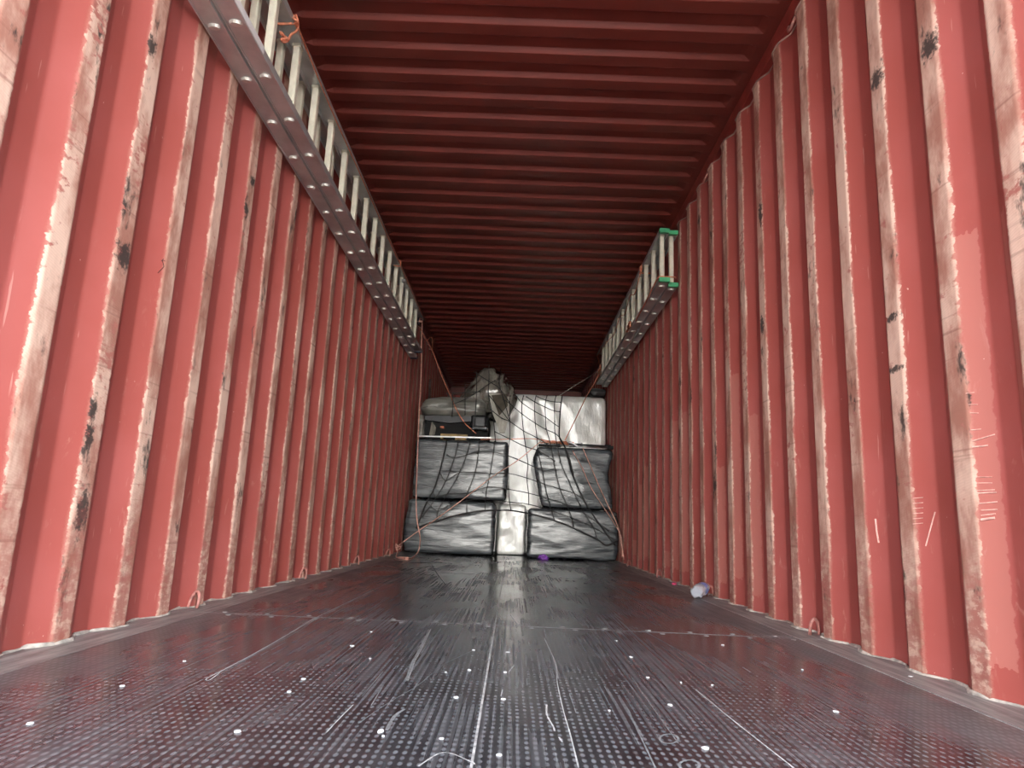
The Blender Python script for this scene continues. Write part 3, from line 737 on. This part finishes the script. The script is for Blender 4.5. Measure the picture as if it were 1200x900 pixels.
# falls from the far end of the left ladder and loops over the floor
yl = 7.12
p_ = [at(493, 372, y=7.10), at(495, 376, y=yl), at(494, 395, y=yl), at(493.5, 440, y=yl), at(491, 490, y=yl), at(489, 540, y=yl), at(487.7, 580, y=yl), at(488.5, 607, y=yl), at(492, 628, y=yl), at(491.5, 642, y=7.05)]
p_ += [at(487, 650.5, z=.012), at(480, 655, z=.007), at(472, 654.5, z=.007), at(464.5, 652.5, z=.007), (-1.10, 7.05, .03), (-1.125, 7.18, .07)]
rope('orange rope hanging from the far end of the left ladder to the floor', p_, .0066, RP_, [tangle(at(494, 375, y=7.08), (.03, .02, .025), 9, 3), tangle(at(473, 654, z=.014), (.05, .03, .006), 8, 5)])
rope('pink rope running from the left floor ring up across the net', [(-1.13, 7.18, .07), at(466, 640, y=7.2), at(492, 621, y=7.33), at(512, 607.5, y=7.38), at(540, 587, y=7.385), at(578, 558, y=7.385), at(606, 540, y=7.385), at(634, 517, y=7.40)], .0055, RP_, [tangle((-1.115, 7.16, .075), (.03, .03, .035), 9, 8)])
rope('orange rope slanting from the left wall ring down to the armchair', [(-1.155, 7.83, 2.55), at(500.5, 399, y=7.75), at(508, 414, y=7.65), at(518, 441, y=7.50), at(528, 464, y=7.43), at(536, 482, y=7.42), at(545, 496, y=7.42), at(558, 508, y=7.44)], .0052, RO,
     [[at(500.5, 399, y=7.75), at(504, 395.5, y=7.75), at(507, 396.5, y=7.74), at(506.5, 405, y=7.70), at(506.5, 412, y=7.66)]])
rope('straight orange string stretched between the two stack tops', [at(563, 515, y=7.43), at(580, 515, y=7.43), at(600, 514.5, y=7.42), at(620, 514, y=7.42), at(636, 515.5, y=7.44)], .0042, RO)
rope('orange rope from the right ladder end down to the rope coil', [(1.01, 8.50, 2.47), at(702, 425, y=8.40), at(703, 433, y=8.30), at(697, 448, y=8.0), at(688, 463, y=7.75), at(675, 490, y=7.55), at(662, 516, y=7.45)], .0048, RO,
     [tangle(at(702.5, 433, y=8.3), (.02, .02, .05), 8, 4)])
rope('thin grey cord from the right ladder end to the mattress top', [at(703, 434, y=8.3), at(690, 442, y=8.45), at(672, 453, y=8.55), at(655, 464, y=8.60)], .0045, MAT['cord'])
rope('thick pink rope from the rope coil down to the right floor ring', [at(683, 525, y=7.455), at(692, 546, y=7.42), at(703, 572, y=7.40), at(715, 597, y=7.38), at(724, 617, y=7.34), (1.13, 7.19, .20), (1.155, 7.15, .05)], .0055, RP_)
rope('thin pink rope beside the thick one, from coil to right floor ring', [at(671, 528, y=7.455), at(682, 548, y=7.42), at(693, 572, y=7.40), at(707, 594, y=7.38), at(719, 612, y=7.35), at(728, 630, y=7.26), (1.135, 7.15, .07)], .0044, RP_, [tangle((1.135, 7.15, .075), (.02, .03, .03), 8, 6)])
coil = thing('rope_coil', 'tangled coil of orange rope on top of the right stack', 'rope', (.42, 7.47, 1.215))
for sd in range(4):
    under(MB().tube(curve(tangle((.36+.07*sd, 7.455, 1.237-.003*sd), (.085, .02, .018), 9, 20+sd), 6), .0068, 6).build('strand', RO, None, True), coil)
# ladder lashings
def lash(label, loops, r=.0055):
    T = thing('ladder_lashing', label, 'string', loops[0][0])
    for l in loops: under(MB().tube(curve(l, 6), r, 6).build('strand', RO, None, True), T)
lash('orange string knotted round the near end of the left ladder', [
    [(-1.170, 2.62, 2.575), (-1.10, 2.62, 2.50), (-1.01, 2.63, 2.475), (-1.002, 2.63, 2.445), (-1.03, 2.62, 2.43), (-1.10, 2.61, 2.42)],
    [(-1.004, 2.63, 2.468), (-.999, 2.65, 2.44), (-1.0, 2.63, 2.40), (-1.01, 2.61, 2.37), (-1.015, 2.60, 2.335), (-1.02, 2.58, 2.31), (-1.025, 2.56, 2.30)],
    tangle((-1.0, 2.63, 2.455), (.010, .03, .022), 8, 31), tangle((-1.02, 2.575, 2.315), (.010, .03, .02), 8, 32)])
lash('thin orange string stretched along the upper rail of the left ladder', [[(-1.006, 2.63, 2.455), (-1.005, 3.2, 2.425), (-1.004, 3.9, 2.43), (-1.004, 4.7, 2.435), (-1.004, 5.5, 2.44), (-1.005, 6.2, 2.445), (-1.006, 7.05, 2.45)]], .0032)
lash('orange string looped round the middle of the left ladder top rail', [[(-1.165, 5.46, 2.57), (-1.06, 5.47, 2.49), (-1.004, 5.47, 2.466), (-1.000, 5.48, 2.44), (-1.01, 5.48, 2.425), (-1.06, 5.47, 2.425)]])
lash('orange string knotted round the near end of the right ladder top rail', [[(1.165, 5.5, 2.57), (1.06, 5.47, 2.525), (1.003, 5.46, 2.50), (1.0, 5.47, 2.46), (1.03, 5.48, 2.445), (1.09, 5.48, 2.45)], tangle((1.003, 5.47, 2.47), (.008, .05, .03), 9, 41)])
lash('orange string tied across the two near rungs of the right ladder', [[(1.012, 4.80, 2.165), (1.03, 4.80, 2.17), (1.08, 4.815, 2.175), (1.135, 4.83, 2.18), (1.15, 4.85, 2.18)], [(1.012, 4.80, 2.165), (1.008, 4.95, 2.15), (1.006, 5.25, 2.12), (1.004, 5.7, 2.10)]], .005)
lash('frayed orange string end on the lower rail of the right ladder', [tangle((1.003, 6.05, 2.155), (.008, .09, .03), 10, 44)])
lash('slack dark orange string drooping along the right ladder rungs', [[(1.003, 5.48, 2.45), (1.003, 5.75, 2.36), (1.003, 6.0, 2.42), (1.003, 6.3, 2.34), (1.003, 6.6, 2.41), (1.003, 7.0, 2.34), (1.003, 7.5, 2.40), (1.003, 8.2, 2.44), (1.004, 8.52, 2.46)]], .0035)

# ------------------------------------------------------------------ litter on the floor
bt = thing('plastic_bottle', 'crushed clear plastic bottle lying by the right wall', 'bottle', (1.07, 3.98, 0))
V = []; Fc = []; NU, NV = 20, 16
prof = [(0, .0), (.026, .0), (.034, .008), (.035, .03), (.031, .05), (.035, .07), (.033, .095), (.035, .12), (.030, .145), (.018, .168), (.013, .18), (.013, .195)]
axd = Vector((.45, .75, .10)).normalized(); sdv = axd.cross(Vector((0, 0, 1))).normalized(); upv = sdv.cross(axd)
for j, (r_, l) in enumerate(prof):
    for i in range(NU):
        a = 2*math.pi*i/NU; rr = r_*(1+.30*noise.noise((math.cos(a)*1.8, math.sin(a)*1.8, l*22)))
        p = Vector((1.035, 3.91, .037))+axd*l+sdv*math.cos(a)*rr+upv*math.sin(a)*rr*.92
        V.append((p.x, p.y, max(.0015, p.z)))
for j in range(len(prof)-1):
    for i in range(NU): Fc.append((j*NU+i, j*NU+(i+1) % NU, (j+1)*NU+(i+1) % NU, (j+1)*NU+i))
under(MB().add(V, Fc).build('bottle_body', MAT['clear']), bt)
mb = MB()
for j, l in enumerate((.070, .118)):
    mb.v += [tuple(Vector((1.035, 3.91, .037))+axd*l+sdv*math.cos(2*math.pi*i/16)*.0365+upv*math.sin(2*math.pi*i/16)*.035) for i in range(16)]
mb.f = [(i, (i+1) % 16, 16+(i+1) % 16, 16+i) for i in range(16)]
under(mb.build('label', MAT['blue'], None, True), bt)
cp = Vector((1.035, 3.91, .037))+axd*.192
under(MB().tube([cp, cp+axd*.016], .0155, 12).build('cap', MAT['ring']), bt)
def scrap(name, label, c, r_, mat, cat, zs=.6):
    V = []; Fc = []; NU, NV = 14, 8
    for j in range(NV+1):
        for i in range(NU):
            t = math.pi*j/NV; a = 2*math.pi*i/NU; d = Vector((math.sin(t)*math.cos(a), math.sin(t)*math.sin(a), math.cos(t)))
            q = r_*(1+.9*noise.noise(d*2.3+Vector(c))); p = Vector(c)+Vector((d.x*q, d.y*q, d.z*q*zs)); V.append((p.x, p.y, max(p.z, .0008)))
    for j in range(NV):
        for i in range(NU): Fc.append((j*NU+i, (j+1)*NU+i, (j+1)*NU+(i+1) % NU, j*NU+(i+1) % NU))
    return tag(MB().add(V, Fc).build(name, mat), label, cat)
scrap('film_scrap', 'crumpled purple plastic scrap on the floor before the right stack', (.355, 7.36, .022), .050, MAT['purple'], 'scrap')
scrap('plastic_chip', 'tiny bright pink plastic chip by the right wall behind the bottle', (1.125, 4.83, .008), .015, MAT['pink'], 'chip')
fk = [(446,857,6,1.4),(449,863,2.5,1),(435,740.5,3,.9),(412.5,757,4.2,.9),(434,772,2,1.5),(534.5,817.5,4.5,1.1),(549.5,785.5,3.8,1),(555,762,3,.8),(522.5,788,2.4,1),(595,764.5,3.6,.9),(592,788,3.4,.8),(590,819.5,4,1),(785.5,826.5,4.6,1.2),(826.5,877,6.2,1.1),(739.5,770,3.2,.9),(759,794,3,.9),(278,857.5,6,1.1),(143,804,4.6,.9),(35,848,6,1.0),(355.5,796,4.4,.9),(338.5,811,4,1),(216,775,3,.8),(847,756,3,.8),(722,751,2.8,.8),(761,739,2.6,.8),(834.5,803,2,1),(714,833,2.4,.9),(585,885,5,1),(517.5,866,4.4,.9),(1067,793,4,.8),(979,834,5,.9),(940,785,2.2,.9),(684,677,2,.8),(798,800,1.8,1)]
FL = {(446, 857): 'large white flake with a pale smear trailing behind it', (449, 863): 'tiny white flake just in front of the largest flake', (826.5, 877): 'white oval flake beside a pale ring-shaped stain',
      (35, 848): 'white flake nearest the left edge of the floor', (143, 804): 'white flake on the left floor, second nearest the left wall', (278, 857.5): 'bluish white flake alone on the near left floor', (1067, 793): 'white flake closest to the right wall',
      (585, 885): 'white flake just right of the centre floor seam, nearest the door', (517.5, 866): 'white flake just left of the centre floor seam, nearest the door', (684, 677): 'farthest white flake, on the floor in front of the right stack'}
for a, b, w_, asp in fk:
    c = at(a, b, z=.0004); r_ = w_*c.y/F_PX*.72; rnd = random.Random(int(a*7+b)); ly = 1.0*asp
    q = [(c.x+r_*math.cos(t*math.pi/4.5)*rnd.uniform(.7, 1.1), c.y+r_*ly*math.sin(t*math.pi/4.5)*rnd.uniform(.7, 1.1)) for t in range(9)]
    mb = MB(); mb.prism(q, lambda p: (p[0], p[1], .0003), lambda p: (p[0]*.9+c.x*.1, p[1]*.9+c.y*.1, .0022))
    tag(mb.build('paint_flake', MAT['flake']), FL.get((a, b), 'small white flake lying on the dark patterned floor'), 'flake', 'white flakes on the floor')
# scuffs and scratches worn into the floor film
def scuff(pxs, w_, mat='scuff', w1=None):
    P = curve([at(a, b, z=0) for a, b in pxs], 8); mb = MB(); L = []; Rr = []
    for i, p in enumerate(P):
        t = (P[min(i+1, len(P)-1)]-P[max(i-1, 0)]).normalized(); s_ = Vector((t.y, -t.x, 0)); ww = (w_ if w1 is None else w_+(w1-w_)*i/len(P))*(.65+.7*abs(noise.noise((i*.6, pxs[0][0], 0))))*.5
        L.append((p+s_*ww)); Rr.append((p-s_*ww))
    n_ = len(P); z_ = .00045
    mb.add([(q.x, q.y, z_) for q in L+Rr], [(i, n_+i, n_+i+1, i+1)[::-1] for i in range(n_-1)])
    mb.build('scuff_mark', MAT[mat], fl)
scuff([(258, 788), (246, 797), (243, 795), (270, 781), (300, 765), (340, 742), (372, 723), (430, 695), (485, 668)], .0035, 'scuff', .006)
scuff([(262, 787), (290, 772), (345, 742), (370, 726)], .003, 'scuff_dim')
scuff([(420, 848), (455, 824), (490, 803), (520, 779), (555, 762)], .0022, 'scuff_dim')
scuff([(476, 798), (484, 776), (494, 757), (503, 738)], .009, 'scuff_dim'); scuff([(478, 798), (486, 776), (496, 757), (505, 737)], .002, 'scuff')
scuff([(382, 859), (400, 840), (414, 826)], .003); scuff([(424, 814), (436, 802), (449, 787)], .003, 'scuff_dim'); scuff([(435, 827), (448, 805)], .0035, 'scuff_dim')
scuff([(638, 748), (651, 778), (653, 800), (660, 832), (668, 860), (678, 900)], .0030)
scuff([(708, 804), (718, 820), (729, 834)], .003, 'scuff_dim'); scuff([(735, 830), (752, 866), (768, 900)], .004, 'scuff_dim')
scuff([(815, 808), (860, 845), (930, 900)], .004, 'scuff'); scuff([(752, 738), (800, 765), (860, 800)], .004, 'scuff_dim')
scuff([(556, 896), (552, 893), (520, 882), (490, 898)], .004)
scuff([(453, 856), (462, 840), (474, 831)], .008, 'scuff_dim')
scuff([(640.5, 826), (641, 838), (648, 851), (650, 857)], .004); scuff([(655, 864), (659, 870)], .004); scuff([(598, 721), (606, 732)], .005); scuff([(551, 721), (558, 731), (567, 740)], .004, 'scuff_dim')
scuff([(587, 816), (589, 808)], .003); scuff([(596, 788), (603, 779)], .004)
scuff([(842, 724), (870, 735), (895, 745)], .006, 'scuff_dim'); scuff([(895, 745), (925, 746), (958, 747)], .012)
scuff([(940, 763), (985, 783), (1040, 810)], .006, 'scuff_dim'); scuff([(505, 660), (512, 672), (526, 690)], .006, 'scuff_dim')
def seam_dust(y_, w_, mat):      # dust pressed along a panel joint
    xs_ = [-1.06+i*.053 for i in range(41)]; n_ = len(xs_)
    hw_ = [w_*(.6+.8*abs(noise.noise((x_*6, y_, 2)))) for x_ in xs_]
    MB().add([(x_, y_-h_, .00045) for x_, h_ in zip(xs_, hw_)]+[(x_, y_+h_, .00045) for x_, h_ in zip(xs_, hw_)], [(i, i+1, n_+i+1, n_+i) for i in range(n_-1)]).build('seam_dust', MAT[mat], fl)
seam_dust(2.623, .0075, 'scuff'); seam_dust(5.02, .008, 'scuff_dim')
for cx_, cy_, rx in ((784, 866, 11), (808, 897, 12)):
    scuff([(cx_+rx*math.cos(t*math.pi/5), cy_+rx*.5*math.sin(t*math.pi/5)) for t in range(11)], .006, 'scuff_dim')
rs = random.Random(3)
for i in range(14):
    xx = rs.uniform(-.95, .95); ya = rs.uniform(1.15, 3.6); ln = rs.uniform(.15, .7); dx = rs.uniform(-.05, .05)
    P = [(xx, ya, 0), (xx+dx*.4, ya+ln*.5, 0), (xx+dx, ya+ln, 0)]; mb = MB(); q = curve([Vector(p) for p in P], 5); hw_ = rs.uniform(.0006, .0013)
    mb.add([(p.x-hw_, p.y, .00042) for p in q]+[(p.x+hw_, p.y, .00042) for p in q], [(j, j+1, len(q)+j+1, len(q)+j)[::-1] for j in range(len(q)-1)])
    mb.build('scuff_mark', MAT['scuff_dim'], fl)
